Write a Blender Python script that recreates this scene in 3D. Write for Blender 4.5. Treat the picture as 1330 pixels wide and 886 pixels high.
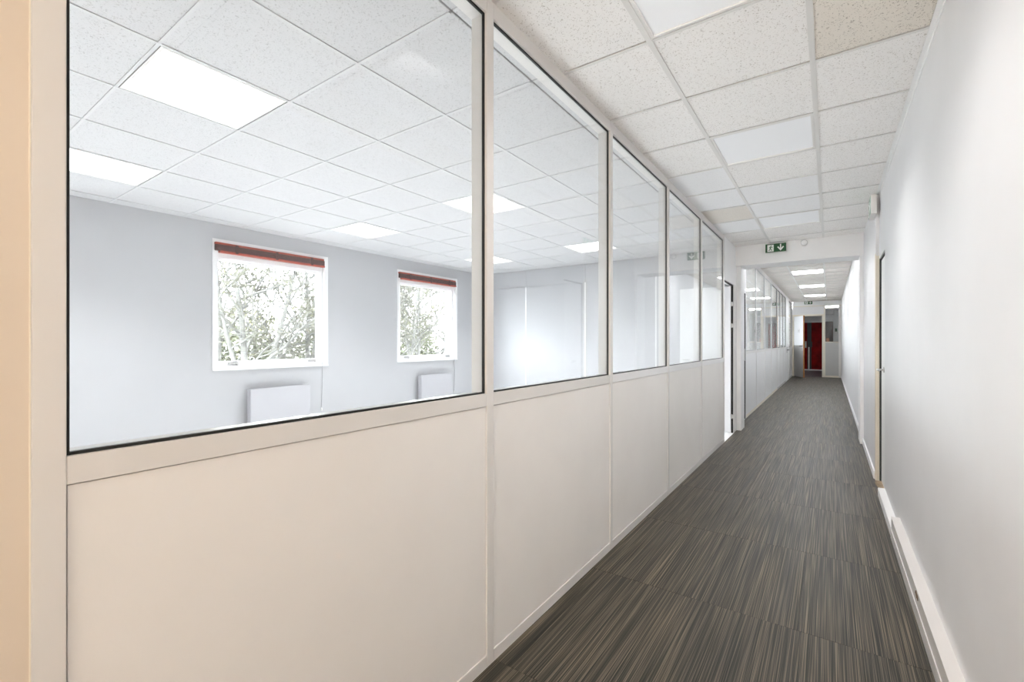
import bpy, bmesh, math, random
from mathutils import Vector, Matrix

S = bpy.context.scene
for _o in list(bpy.data.objects):
    bpy.data.objects.remove(_o)
C = S.collection

# ------------------------------------------------------------------ camera
YAW = 0.60929
cam_d = bpy.data.cameras.new('camera')
cam_d.sensor_width = 36.0
cam_d.lens = 591.0 / 1330.0 * 36.0
cam_d.shift_y = 1.4 / 1330.0
cam_d.clip_start = 0.02
cam = bpy.data.objects.new('camera', cam_d)
cam.location = (0, 0, 1.28)
cam.rotation_euler = (math.pi / 2, 0, YAW)
C.objects.link(cam)
S.camera = cam

# ------------------------------------------------------------------ sky, exposure
SKY = 3.2
w = bpy.data.worlds.new('overcast_sky')
S.world = w
w.use_nodes = True
bg = w.node_tree.nodes['Background']
bg.inputs[0].default_value = (0.93, 0.965, 1.0, 1)
bg.inputs[1].default_value = SKY
OFFICE_LAMP = 0.4
OFFICE_WATTS = 2.9
CORRIDOR_LAMP = 0.015
CORRIDOR_WATTS = 1.15
WARM_FILL = 1.0
FAR_LAMP = 3.3
S.view_settings.view_transform = 'Standard'
S.view_settings.look = 'None'
S.view_settings.gamma = 1.0
S.view_settings.use_curve_mapping = False
S.view_settings.exposure = 2.75
S.cycles.max_bounces = 16
S.cycles.diffuse_bounces = 10
S.cycles.glossy_bounces = 5
S.cycles.transparent_max_bounces = 32
S.cycles.transmission_bounces = 6
S.cycles.sample_clamp_indirect = 8.0
S.cycles.caustics_reflective = False
S.cycles.caustics_refractive = False

# ------------------------------------------------------------------ materials
def _new(name):
    m = bpy.data.materials.new(name)
    m.use_nodes = True
    nt = m.node_tree
    return m, nt, nt.nodes['Principled BSDF']

def N(nt, t, **kw):
    n = nt.nodes.new(t)
    for k, v in kw.items():
        setattr(n, k, v)
    return n

def plain(name, col, rough=0.5, metal=0.0, spec=0.5, var=0.04, vscale=3.0, bump=0.0, bscale=200.0):
    """Painted or laminated surface with faint procedural mottling."""
    m, nt, p = _new(name)
    L = nt.links
    tc = N(nt, 'ShaderNodeNewGeometry')
    no = N(nt, 'ShaderNodeTexNoise')
    no.inputs['Scale'].default_value = vscale
    no.inputs['Detail'].default_value = 4
    L.new(tc.outputs['Position'], no.inputs['Vector'])
    mr = N(nt, 'ShaderNodeMapRange')
    mr.inputs[1].default_value = 0.3
    mr.inputs[2].default_value = 0.7
    mr.inputs[3].default_value = 1 - var
    mr.inputs[4].default_value = 1.0
    L.new(no.outputs['Fac'], mr.inputs[0])
    mx = N(nt, 'ShaderNodeVectorMath', operation='SCALE')
    mx.inputs[0].default_value = col
    L.new(mr.outputs[0], mx.inputs['Scale'])
    L.new(mx.outputs[0], p.inputs['Base Color'])
    p.inputs['Roughness'].default_value = rough
    p.inputs['Metallic'].default_value = metal
    p.inputs['Specular IOR Level'].default_value = spec
    if bump:
        n2 = N(nt, 'ShaderNodeTexNoise')
        n2.inputs['Scale'].default_value = bscale
        L.new(tc.outputs['Position'], n2.inputs['Vector'])
        b = N(nt, 'ShaderNodeBump')
        b.inputs['Strength'].default_value = bump
        b.inputs['Distance'].default_value = 0.002
        L.new(n2.outputs['Fac'], b.inputs['Height'])
        L.new(b.outputs[0], p.inputs['Normal'])
    return m

def tile_mat(name, col, fleck, amount=0.5):
    """Mineral-fibre ceiling tile with dark fissures."""
    m, nt, p = _new(name)
    L = nt.links
    tc = N(nt, 'ShaderNodeTexCoord')
    oi = N(nt, 'ShaderNodeObjectInfo')
    off = N(nt, 'ShaderNodeVectorMath', operation='SCALE')
    off.inputs[0].default_value = (17.0, 31.0, 5.0)
    L.new(oi.outputs['Random'], off.inputs['Scale'])
    ad = N(nt, 'ShaderNodeVectorMath', operation='ADD')
    L.new(tc.outputs['Object'], ad.inputs[0])
    L.new(off.outputs[0], ad.inputs[1])
    wn = N(nt, 'ShaderNodeTexNoise')
    wn.inputs['Scale'].default_value = 60.0
    wn.inputs['Detail'].default_value = 2.0
    L.new(ad.outputs[0], wn.inputs['Vector'])
    ws = N(nt, 'ShaderNodeVectorMath', operation='SCALE')
    ws.inputs['Scale'].default_value = 0.03
    L.new(wn.outputs['Color'], ws.inputs[0])
    ad2 = N(nt, 'ShaderNodeVectorMath', operation='ADD')
    L.new(ad.outputs[0], ad2.inputs[0])
    L.new(ws.outputs[0], ad2.inputs[1])
    v = N(nt, 'ShaderNodeTexVoronoi')
    v.inputs['Scale'].default_value = 135.0
    L.new(ad2.outputs[0], v.inputs['Vector'])
    sz = N(nt, 'ShaderNodeMath', operation='MULTIPLY')
    sx = N(nt, 'ShaderNodeSeparateColor')
    L.new(v.outputs['Color'], sx.inputs[0])
    L.new(sx.outputs[0], sz.inputs[0])
    sz.inputs[1].default_value = 0.42
    df = N(nt, 'ShaderNodeMath', operation='SUBTRACT')
    L.new(v.outputs['Distance'], df.inputs[0])
    L.new(sz.outputs[0], df.inputs[1])
    mr = N(nt, 'ShaderNodeMapRange')
    mr.inputs[1].default_value = -0.08
    mr.inputs[2].default_value = 0.06
    mr.inputs[3].default_value = 1.0
    mr.inputs[4].default_value = 0.0
    L.new(df.outputs[0], mr.inputs[0])
    f = N(nt, 'ShaderNodeMath', operation='MULTIPLY')
    L.new(mr.outputs[0], f.inputs[0])
    f.inputs[1].default_value = amount
    mix = N(nt, 'ShaderNodeMix', data_type='RGBA')
    L.new(f.outputs[0], mix.inputs[0])
    mix.inputs[6].default_value = (*col, 1)
    mix.inputs[7].default_value = (*fleck, 1)
    L.new(mix.outputs[2], p.inputs['Base Color'])
    b = N(nt, 'ShaderNodeBump', invert=True)
    b.inputs['Strength'].default_value = 0.3
    b.inputs['Distance'].default_value = 0.002
    L.new(mr.outputs[0], b.inputs['Height'])
    L.new(b.outputs[0], p.inputs['Normal'])
    p.inputs['Roughness'].default_value = 0.95
    p.inputs['Specular IOR Level'].default_value = 0.1
    return m

def floor_mat(name):
    m, nt, p = _new(name)
    L = nt.links
    g = N(nt, 'ShaderNodeNewGeometry')
    oi = N(nt, 'ShaderNodeObjectInfo')
    def streak(sx, sy, detail, seed):
        mp = N(nt, 'ShaderNodeMapping')
        mp.inputs['Scale'].default_value = (sx, sy, 1)
        L.new(g.outputs['Position'], mp.inputs['Vector'])
        o = N(nt, 'ShaderNodeVectorMath', operation='SCALE')
        o.inputs[0].default_value = (40 + seed, 13 + seed, 7)
        L.new(oi.outputs['Random'], o.inputs['Scale'])
        a = N(nt, 'ShaderNodeVectorMath', operation='ADD')
        L.new(mp.outputs[0], a.inputs[0])
        L.new(o.outputs[0], a.inputs[1])
        n = N(nt, 'ShaderNodeTexNoise')
        n.inputs['Scale'].default_value = 1
        n.inputs['Detail'].default_value = detail
        L.new(a.outputs[0], n.inputs['Vector'])
        return n
    n1 = streak(270, 1.2, 1, 0)
    n2 = streak(560, 2.2, 1, 3)
    n3 = streak(18, 1.0, 3, 9)
    r1 = N(nt, 'ShaderNodeValToRGB')
    r1.color_ramp.elements[0].position = 0.40
    r1.color_ramp.elements[0].color = (0.0065, 0.006, 0.0038, 1)
    r1.color_ramp.elements[1].position = 0.66
    r1.color_ramp.elements[1].color = (0.175, 0.14, 0.10, 1)
    e = r1.color_ramp.elements.new(0.52)
    e.color = (0.034, 0.0315, 0.021, 1)
    s1 = N(nt, 'ShaderNodeMath', operation='MULTIPLY_ADD')
    L.new(n2.outputs['Fac'], s1.inputs[0])
    s1.inputs[1].default_value = 0.55
    s2 = N(nt, 'ShaderNodeMath', operation='MULTIPLY')
    L.new(n1.outputs['Fac'], s2.inputs[0])
    s2.inputs[1].default_value = 0.5
    L.new(s2.outputs[0], s1.inputs[2])
    L.new(s1.outputs[0], r1.inputs[0])
    mr = N(nt, 'ShaderNodeMapRange')
    mr.inputs[1].default_value = 0.3
    mr.inputs[2].default_value = 0.7
    mr.inputs[3].default_value = 0.8
    mr.inputs[4].default_value = 1.2
    L.new(n3.outputs['Fac'], mr.inputs[0])
    sc = N(nt, 'ShaderNodeVectorMath', operation='SCALE')
    L.new(r1.outputs[0], sc.inputs[0])
    L.new(mr.outputs[0], sc.inputs['Scale'])
    L.new(sc.outputs[0], p.inputs['Base Color'])
    rr = N(nt, 'ShaderNodeMapRange')
    rr.inputs[3].default_value = 0.38
    rr.inputs[4].default_value = 0.55
    L.new(n3.outputs['Fac'], rr.inputs[0])
    L.new(rr.outputs[0], p.inputs['Roughness'])
    p.inputs['Specular IOR Level'].default_value = 0.38
    b = N(nt, 'ShaderNodeBump')
    b.inputs['Strength'].default_value = 0.12
    b.inputs['Distance'].default_value = 0.001
    L.new(s1.outputs[0], b.inputs['Height'])
    L.new(b.outputs[0], p.inputs['Normal'])
    return m

def glass_mat(name, tint=(0.985, 0.993, 0.99)):
    """Clear pane: straight-through transmission plus Schlick reflection."""
    m = bpy.data.materials.new(name)
    m.use_nodes = True
    nt = m.node_tree
    nt.nodes.clear()
    L = nt.links
    out = N(nt, 'ShaderNodeOutputMaterial')
    t = N(nt, 'ShaderNodeBsdfTransparent')
    t.inputs[0].default_value = (*tint, 1)
    g = N(nt, 'ShaderNodeBsdfGlossy')
    g.inputs['Roughness'].default_value = 0.0
    g.inputs[0].default_value = (1, 1, 1, 1)
    lw = N(nt, 'ShaderNodeLayerWeight')
    lw.inputs[0].default_value = 0.5
    pw = N(nt, 'ShaderNodeMath', operation='POWER')
    L.new(lw.outputs['Facing'], pw.inputs[0])
    pw.inputs[1].default_value = 5.0
    ma = N(nt, 'ShaderNodeMath', operation='MULTIPLY_ADD')
    L.new(pw.outputs[0], ma.inputs[0])
    ma.inputs[1].default_value = 0.96
    ma.inputs[2].default_value = 0.035
    mx = N(nt, 'ShaderNodeMixShader')
    L.new(ma.outputs[0], mx.inputs[0])
    L.new(t.outputs[0], mx.inputs[1])
    L.new(g.outputs[0], mx.inputs[2])
    L.new(mx.outputs[0], out.inputs[0])
    return m

def lamp_mat(name, col, strength, base=(0.86, 0.87, 0.89)):
    m, nt, p = _new(name)
    p.inputs['Base Color'].default_value = (*base, 1)
    p.inputs['Roughness'].default_value = 0.4
    p.inputs['Emission Color'].default_value = (*col, 1)
    p.inputs['Emission Strength'].default_value = strength
    return m

M = {}
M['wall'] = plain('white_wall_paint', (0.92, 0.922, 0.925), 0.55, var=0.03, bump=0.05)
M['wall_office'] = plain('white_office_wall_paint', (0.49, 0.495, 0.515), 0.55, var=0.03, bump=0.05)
M['wall_right'] = plain('white_satin_wall_paint', (0.82, 0.82, 0.832), 0.55, var=0.03, bump=0.05, bscale=60)
M['wall_warm'] = plain('beige_wall_paint', (0.74, 0.64, 0.53), 0.5, var=0.05)
M['laminate'] = plain('warm_white_laminate', (0.86, 0.84, 0.82), 0.42, var=0.04, bump=0.03)
M['profile'] = plain('pale_grey_lacquered_aluminium', (0.74, 0.725, 0.71), 0.3, var=0.03)
M['profile_white'] = plain('white_lacquered_aluminium', (0.82, 0.82, 0.83), 0.3, var=0.02)
M['gloss'] = plain('glossy_white_lacquer', (0.80, 0.79, 0.78), 0.07, spec=0.8, var=0.02)
M['black'] = plain('black_rubber', (0.010, 0.011, 0.010), 0.6, var=0.2)
M['dark_grey'] = plain('dark_grey_rubber', (0.08, 0.082, 0.085), 0.6, var=0.2)
M['pale_grey_seal'] = plain('pale_grey_seal', (0.5, 0.5, 0.51), 0.6, var=0.1)
M['bar'] = plain('white_ceiling_bar_lacquer', (0.78, 0.77, 0.75), 0.4, var=0.03)
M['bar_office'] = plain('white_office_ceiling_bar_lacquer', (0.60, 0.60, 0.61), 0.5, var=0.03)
M['tile'] = tile_mat('fissured_ceiling_tile', (0.92, 0.905, 0.89), (0.40, 0.36, 0.32), 0.6)
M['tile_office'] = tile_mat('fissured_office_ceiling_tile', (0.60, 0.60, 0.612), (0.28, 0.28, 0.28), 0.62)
M['tile_white'] = tile_mat('fresh_white_ceiling_tile', (0.89, 0.89, 0.90), (0.62, 0.61, 0.6), 0.4)
M['tile_beige'] = tile_mat('beige_ceiling_tile', (0.80, 0.76, 0.71), (0.45, 0.40, 0.33), 0.4)
M['tile_brown'] = tile_mat('aged_ceiling_tile', (0.82, 0.77, 0.70), (0.30, 0.26, 0.21), 0.7)
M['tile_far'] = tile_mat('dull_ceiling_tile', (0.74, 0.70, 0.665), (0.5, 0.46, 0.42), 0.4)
M['plenum'] = plain('dark_ceiling_void', (0.03, 0.03, 0.03), 0.9)
M['floor'] = floor_mat('streaked_vinyl_floor')
M['floor_dark'] = plain('dark_slate_vinyl', (0.055, 0.055, 0.065), 0.35, var=0.3, vscale=8)
M['office_vinyl'] = plain('pale_grey_vinyl', (0.85, 0.85, 0.845), 0.5, var=0.05, vscale=30)
M['glass'] = glass_mat('clear_partition_glass')
M['fill_glass'] = glass_mat('bronze_fill_glass', (0.92, 0.845, 0.765))  # tint warms the fill light through the added entrance
M['added_paving'] = plain('pale_paving', (0.62, 0.60, 0.57), 0.8, var=0.2)
M['window_glass'] = glass_mat('clear_window_glass', (0.97, 0.985, 0.985))
M['lamp_office'] = lamp_mat('lit_office_diffuser', (0.97, 0.98, 1.0), OFFICE_LAMP)
M['lamp_corridor'] = lamp_mat('dim_corridor_diffuser', (0.93, 0.96, 1.0), CORRIDOR_LAMP)
M['lamp_warm_fill'] = lamp_mat('warm_fill_diffuser', (1.0, 0.86, 0.70), WARM_FILL)
M['lamp_far'] = lamp_mat('lit_far_diffuser', (0.97, 0.98, 1.0), FAR_LAMP)
M['lamp_dim'] = lamp_mat('lit_vestibule_diffuser', (0.97, 0.98, 1.0), 1.6)
M['pvc'] = plain('white_window_plastic', (0.86, 0.86, 0.87), 0.3, var=0.01)
M['blind_red'] = plain('orange_red_blind_rail', (0.46, 0.07, 0.035), 0.5, var=0.25, vscale=20)
M['blind_brown'] = plain('dark_brown_blind_slat', (0.07, 0.018, 0.014), 0.6, var=0.4, vscale=25)
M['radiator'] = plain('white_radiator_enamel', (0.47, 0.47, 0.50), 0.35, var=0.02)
M['cord'] = plain('grey_cord', (0.42, 0.42, 0.44), 0.6)
M['steel'] = plain('brushed_steel', (0.62, 0.61, 0.6), 0.3, metal=0.9)
M['white_metal'] = plain('white_hinge_lacquer', (0.72, 0.71, 0.69), 0.35)
M['cream'] = plain('cream_frame_paint', (0.84, 0.78, 0.67), 0.45, var=0.04)
M['green'] = plain('green_sign_print', (0.002, 0.085, 0.022), 0.35, var=0.02)
M['white_print'] = plain('white_sign_print', (0.86, 0.9, 0.87), 0.4, var=0.01)
M['pale_green'] = plain('pale_green_acrylic', (0.45, 0.72, 0.60), 0.2, var=0.02)
M['plastic'] = plain('white_plastic', (0.83, 0.82, 0.80), 0.4, var=0.02)
M['wood_raw'] = plain('bare_brown_timber', (0.30, 0.215, 0.13), 0.7, var=0.5, vscale=40)
M['wood_edge'] = plain('orange_brown_door_edge', (0.40, 0.17, 0.045), 0.55, var=0.3, vscale=15)
M['red_door'] = plain('dark_red_door_paint', (0.30, 0.004, 0.006), 0.6, spec=0.15, var=0.55, vscale=3.5)
M['charcoal'] = plain('charcoal_metal', (0.028, 0.03, 0.034), 0.45, var=0.2)
M['frosted'] = plain('white_frosted_glass', (0.86, 0.87, 0.89), 0.35, var=0.01)
M['grey_panel'] = plain('grey_laminate', (0.52, 0.52, 0.51), 0.45, var=0.04)
M['brown_board'] = plain('brown_notice_board', (0.07, 0.04, 0.025), 0.7, var=0.3, vscale=9)
M['orange_blob'] = plain('rust_orange_card', (0.42, 0.11, 0.03), 0.6)
M['bark'] = plain('pale_birch_bark', (0.165, 0.162, 0.15), 0.85, var=0.45, vscale=9)
M['twig'] = plain('olive_twig_bark', (0.125, 0.122, 0.094), 0.9, var=0.3, vscale=3)
M['bud'] = plain('yellow_green_spring_leaf', (0.13, 0.127, 0.07), 0.8, var=0.4, vscale=2)
M['hedge'] = plain('green_hedge_leaf', (0.10, 0.108, 0.062), 0.8, var=0.5, vscale=2)
M['gravel'] = plain('pale_gravel', (0.20, 0.195, 0.185), 0.95, var=0.35, vscale=6)

# ------------------------------------------------------------------ object helpers
WL = {}      # world location of every object that may be a parent

def tag(o, label=None, cat=None, group=None, kind=None):
    if label: o['label'] = label
    if cat: o['category'] = cat
    if group: o['group'] = group
    if kind: o['kind'] = kind
    return o

def thing(name, loc, label, cat, group=None, kind=None):
    o = bpy.data.objects.new(name, None)
    o.empty_display_size = 0.1
    C.objects.link(o)
    o.location = loc
    WL[o] = Vector(loc)
    return tag(o, label, cat, group, kind)

def link(name, me, parent, origin):
    o = bpy.data.objects.new(name, me)
    C.objects.link(o)
    origin = Vector(origin)
    WL[o] = origin
    if parent is not None:
        o.parent = parent
        o.location = origin - WL[parent]
    else:
        o.location = origin
    return o

class MB:
    """Collects shapes in world coordinates; build() links them as one mesh object."""
    def __init__(self):
        self.v = []
        self.f = []
    def add(self, vs, fs):
        n = len(self.v)
        self.v += [Vector(q) for q in vs]
        self.f += [tuple(i + n for i in q) for q in fs]
        return self
    def box(self, x0, x1, y0, y1, z0, z1):
        x0, x1 = min(x0, x1), max(x0, x1)
        y0, y1 = min(y0, y1), max(y0, y1)
        z0, z1 = min(z0, z1), max(z0, z1)
        return self.add([(x0, y0, z0), (x1, y0, z0), (x1, y1, z0), (x0, y1, z0),
                         (x0, y0, z1), (x1, y0, z1), (x1, y1, z1), (x0, y1, z1)],
                        [(0, 3, 2, 1), (4, 5, 6, 7), (0, 1, 5, 4), (1, 2, 6, 5), (2, 3, 7, 6), (3, 0, 4, 7)])
    def prism(self, pts, d):
        """Polygon (list of 3-D points) extruded by vector d."""
        n = len(pts)
        d = Vector(d)
        p = [Vector(q) for q in pts]
        vs = p + [q + d for q in p]
        fs = [tuple(range(n - 1, -1, -1)), tuple(range(n, 2 * n))]
        fs += [(i, (i + 1) % n, (i + 1) % n + n, i + n) for i in range(n)]
        return self.add(vs, fs)
    def tube(self, pts, rad, seg=8):
        pts = [Vector(q) for q in pts]
        rad = rad if isinstance(rad, (list, tuple)) else [rad] * len(pts)
        vs, fs = [], []
        a = None
        for i, q in enumerate(pts):
            t = (pts[min(i + 1, len(pts) - 1)] - pts[max(i - 1, 0)]).normalized()
            if a is None:
                a = t.orthogonal().normalized()
            else:
                a = (a - t * a.dot(t))
                a = a.normalized() if a.length > 1e-6 else t.orthogonal().normalized()
            b = t.cross(a)
            for k in range(seg):
                an = 2 * math.pi * k / seg
                vs.append(q + (a * math.cos(an) + b * math.sin(an)) * rad[i])
        for i in range(len(pts) - 1):
            for k in range(seg):
                k2 = (k + 1) % seg
                fs.append((i * seg + k, i * seg + k2, (i + 1) * seg + k2, (i + 1) * seg + k))
        fs.append(tuple(range(seg - 1, -1, -1)))
        m = (len(pts) - 1) * seg
        fs.append(tuple(range(m, m + seg)))
        return self.add(vs, fs)
    def lathe(self, c, axis, prof, seg=24):
        """prof: list of (distance along axis, radius)."""
        ax = Vector(axis).normalized()
        a = ax.orthogonal().normalized()
        b = ax.cross(a)
        c = Vector(c)
        vs, fs = [], []
        for h, r in prof:
            for k in range(seg):
                an = 2 * math.pi * k / seg
                vs.append(c + ax * h + (a * math.cos(an) + b * math.sin(an)) * r)
        for i in range(len(prof) - 1):
            for k in range(seg):
                k2 = (k + 1) % seg
                fs.append((i * seg + k, i * seg + k2, (i + 1) * seg + k2, (i + 1) * seg + k))
        fs.append(tuple(range(seg - 1, -1, -1)))
        m = (len(prof) - 1) * seg
        fs.append(tuple(range(m, m + seg)))
        return self.add(vs, fs)
    def xform(self, mat):
        self.v = [mat @ q for q in self.v]
        return self
    def build(self, name, mat, parent=None, bevel=0.0, smooth=False, origin=None, seg=2):
        lo = Vector([min(q[i] for q in self.v) for i in range(3)])
        hi = Vector([max(q[i] for q in self.v) for i in range(3)])
        if origin is None:
            origin = Vector(((lo.x + hi.x) / 2, (lo.y + hi.y) / 2, lo.z))
        me = bpy.data.meshes.new(name)
        me.from_pydata([q - Vector(origin) for q in self.v], [], self.f)
        if bevel:
            bm = bmesh.new()
            bm.from_mesh(me)
            bmesh.ops.recalc_face_normals(bm, faces=bm.faces)
            bmesh.ops.bevel(bm, geom=list(bm.edges), offset=bevel, segments=seg, affect='EDGES', clamp_overlap=True)
            bm.to_mesh(me)
            bm.free()
        else:
            bm = bmesh.new()
            bm.from_mesh(me)
            bmesh.ops.recalc_face_normals(bm, faces=bm.faces)
            bm.to_mesh(me)
            bm.free()
        if smooth:
            for pl in me.polygons:
                pl.use_smooth = True
        me.materials.append(M[mat] if isinstance(mat, str) else mat)
        return link(name, me, parent, origin)

def box(name, mat, parent, x0, x1, y0, y1, z0, z1, bevel=0.0, **kw):
    return MB().box(x0, x1, y0, y1, z0, z1).build(name, mat, parent, bevel=bevel, **kw)

_share = {}
def sbox(name, mat, parent, x0, x1, y0, y1, z0, z1, bevel=0.0):
    """A box whose mesh data is shared by all boxes of that name, material and size."""
    key = (name, mat, round(x1 - x0, 4), round(y1 - y0, 4), round(z1 - z0, 4), bevel)
    o0 = ((x0 + x1) / 2, (y0 + y1) / 2, z0)
    if key in _share:
        return link(name, _share[key], parent, o0)
    o = box(name, mat, parent, x0, x1, y0, y1, z0, z1, bevel)
    _share[key] = o.data
    return o

def structure(o, label, cat):
    return tag(o, label, cat, None, 'structure')

# ------------------------------------------------------------------ dimensions (metres, floor z = 0, camera above x = y = 0)
PX = -1.105        # corridor face of the glazed partition
P2X = -1.15        # corridor face of the far glazed partition
RX = 0.375         # right wall, near part
RX2 = 0.350        # right wall beyond the service door
HC, HO, H2 = 2.642, 2.605, 2.78
YB = -2.4          # back end of the office
YC = -3.6          # back end of the corridor
YE = 7.08          # end wall of the office
OX = -5.64         # window wall of the office
BY0, BY1 = 7.18, 7.60   # lintel between the two corridor lengths
BZ = 2.37
FY = 20.1          # glazed partition at the far end

# ------------------------------------------------------------------ floors
fl = thing('floor', (-0.4, 2.0, 0), 'dark grey-brown streaked vinyl floor running down the corridor', 'floor', kind='structure')
box('subfloor', 'floor_dark', fl, PX - 0.09, RX + 0.04, YC, BY1, -0.06, -0.006)
TW, TL = 0.4572, 0.914
ys = [1.466 + TL * k for k in range(-7, 8)]
xs = [PX, PX + 0.075, PX + 0.075 + TW, PX + 0.075 + 2 * TW, PX + 0.075 + 3 * TW]
xs[-1] = RX
for j, y0 in enumerate(ys):
    for i in range(4):
        y1 = min(y0 + TL, BY1)
        if y1 - max(y0, YC) < 0.05:
            continue
        sbox('floor_tile', 'floor', fl, xs[i] + 0.0006, xs[i + 1] - 0.0006, max(y0, YC) + 0.0008, y1 - 0.0008, -0.006, 0.0)
for j in range(14):
    y0 = BY1 + TL * j
    y1 = min(y0 + TL, FY)
    if y1 <= y0 + .02: break
    for i in range(4):
        a = P2X if i == 0 else xs[i]
        sbox('floor_tile', 'floor', fl, a + 0.0006, xs[i + 1] - 0.0006, y0 + 0.0008, y1 - 0.0008, -0.006, 0.0)
box('subfloor', 'floor_dark', fl, P2X - 0.09, RX + 0.04, BY1, FY + 0.1, -0.06, -0.006)

of = box('floor_office', 'office_vinyl', None, OX, PX - 0.001, YB, YE, -0.06, 0.0)
structure(of, 'pale grey vinyl floor of the glazed office behind the partition', 'floor')
of2 = box('floor_second_office', 'office_vinyl', None, OX, P2X - 0.001, BY1 + 0.001, FY, -0.06, 0.0)
structure(of2, 'vinyl floor of the room behind the far glazed partition', 'floor')
vf = box('floor_vestibule', 'floor_dark', None, -2.2, 1.2, FY + 0.1, 25.2, -0.06, -0.001)
structure(vf, 'dark slate floor of the vestibule beyond the open far door', 'floor')

# ------------------------------------------------------------------ ceilings
def ceiling(name, label, xl, yl, z, x0, x1, y0, y1, mat, lights, special=None, bw=0.012, gap=0.0055, open_joint=(), barmat='bar'):
    """xl / yl: grid line positions, x0..y1: room extent; lights: set of (i, j) cells left open."""
    c = thing(name, ((x0 + x1) / 2, (y0 + y1) / 2, z), label, 'ceiling', kind='structure')
    box('ceiling_void', 'plenum', c, x0, x1, y0, y1, z + 0.22, z + 0.24)
    for q in ((x0, x0 + 0.01, y0, y1), (x1 - 0.01, x1, y0, y1), (x0 + 0.01, x1 - 0.01, y0, y0 + 0.01), (x0 + 0.01, x1 - 0.01, y1 - 0.01, y1)):
        box('void_side', 'plenum', c, q[0], q[1], q[2], q[3], z + 0.022, z + 0.22)
    X = [x0] + [q for q in sorted(xl) if x0 + 0.02 < q < x1 - 0.02] + [x1]
    Y = [y0] + [q for q in sorted(yl) if y0 + 0.02 < q < y1 - 0.02] + [y1]
    for i in range(len(X) - 1):
        for j in range(len(Y) - 1):
            ctr = ((X[i] + X[i + 1]) / 2, (Y[j] + Y[j + 1]) / 2)
            if any(abs(ctr[0] - lx) < 0.2 and abs(ctr[1] - ly) < 0.2 for lx, ly in lights):
                continue
            mt = mat
            for (sx, sy, sm) in (special or []):
                if abs(ctr[0] - sx) < 0.2 and abs(ctr[1] - sy) < 0.2:
                    mt = sm
            sbox('ceiling_tile', mt, c, round(X[i] + 0.004, 4), round(X[i + 1] - 0.004, 4),
                 round(Y[j] + 0.0035, 4), round(Y[j + 1] - 0.0035 - gap, 4), z + 0.005, z + 0.02, 0.0015)
    for q in X[1:-1]:
        if q in open_joint:
            continue
        sbox('main_bar', barmat, c, q - bw, q + bw, y0, y1, z, z + 0.004)
    for j, q in enumerate(Y[1:-1]):
        for i in range(len(X) - 1):
            sbox('cross_bar', barmat, c, round(X[i] + bw, 4), round(X[i + 1] - bw, 4), round(q - 0.0065, 4), round(q - 0.001 + bw, 4), z + 0.0005, z + 0.0045)
    return c

def lamp(x0, y0, z, mat, label, group, s=0.6, watts=0.0, spread=100, tint=(0.97, 0.985, 1.0)):
    t = thing('ceiling_light', (x0 + s / 2, y0 + s / 2, z), label, 'light', group)
    fr = MB()
    a, b, c, d = x0 + 0.013, x0 + s - 0.013, y0 + 0.013, y0 + s - 0.013
    wd = 0.014
    for q in ((a, a + wd, c, d), (b - wd, b, c, d), (a + wd, b - wd, c, c + wd), (a + wd, b - wd, d - wd, d)):
        fr.box(q[0], q[1], q[2], q[3], z + 0.001, z + 0.03)
    fr.build('frame', 'bar', t)
    box('diffuser', mat, t, a + wd, b - wd, c + wd, d - wd, z + 0.008, z + 0.014)
    box('housing', 'plastic', t, a, b, c, d, z + 0.03, z + 0.09)
    if watts:
        ld = bpy.data.lights.new('added_downlight', 'AREA')          # light added under the panel to brighten the room, beam narrowed
        ld.shape = 'SQUARE'
        ld.size = s - 0.06
        ld.energy = watts
        ld.spread = math.radians(spread)
        ld.color = tint
        lo = bpy.data.objects.new('added_downlight', ld)
        C.objects.link(lo)
        lo.parent = t
        lo.location = (0, 0, 0.006)
    return t

CXL = [-0.67, -0.067]
CYL = [2.05 + 0.6 * k for k in range(-12, 9)]
c_lights = [(-0.3685, -2.45), (-0.3685, -0.65), (-0.3685, 1.75), (-0.3685, 3.55), (-0.3685, 5.95)]
cc = ceiling('ceiling', 'suspended ceiling of speckled square tiles over the near corridor', CXL, CYL, HC, PX - 0.02, RX, YC, BY0, 'tile', c_lights,
             special=[(0.15, 2.35, 'tile_brown'), (0.15, 1.75, 'tile_brown'), (-0.89, 5.35, 'tile_beige'),
                      (-0.37, 4.75, 'tile_white'), (-0.37, 5.35, 'tile_white'), (-0.89, 4.75, 'tile_white'), (-0.89, 4.15, 'tile_white'), (-0.89, 5.95, 'tile_white')])
for k, (y0, y1) in enumerate(((YC, BY0),)):
    box('edge_trim', 'wall', cc, RX - 0.022, RX, y0, y1, HC - 0.004, HC - 0.0005)
    box('edge_trim', 'wall', cc, RX - 0.003, RX, y0, y1, HC - 0.024, HC - 0.004)
for y0, lab, m in ((-0.95, 'unseen warm ceiling light added just behind the viewpoint over the corridor', 'lamp_warm_fill'),  # first two are unseen lamps added for warm fill near the camera
                   (-2.75, 'second unseen warm ceiling light added behind the viewpoint over the corridor', 'lamp_warm_fill'),
                   (1.45, 'unlit-looking white square ceiling light nearest the viewer in the corridor', 'lamp_corridor'),
                   (3.25, 'pale square ceiling light second along the near corridor', 'lamp_corridor'),
                   (5.65, 'pale square ceiling light just before the lintel with the green sign', 'lamp_corridor')):
    lamp(-0.67, y0, HC, m, lab, 'square lights in the near corridor ceiling', 0.603, watts=CORRIDOR_WATTS * (0.25 if m == 'lamp_warm_fill' else 1.15), spread=121, tint=(1.0, 0.84, 0.66) if m == 'lamp_warm_fill' else (1.0, 0.97, 0.94))  # corridor panels look unlit; the light they cast is added

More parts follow.
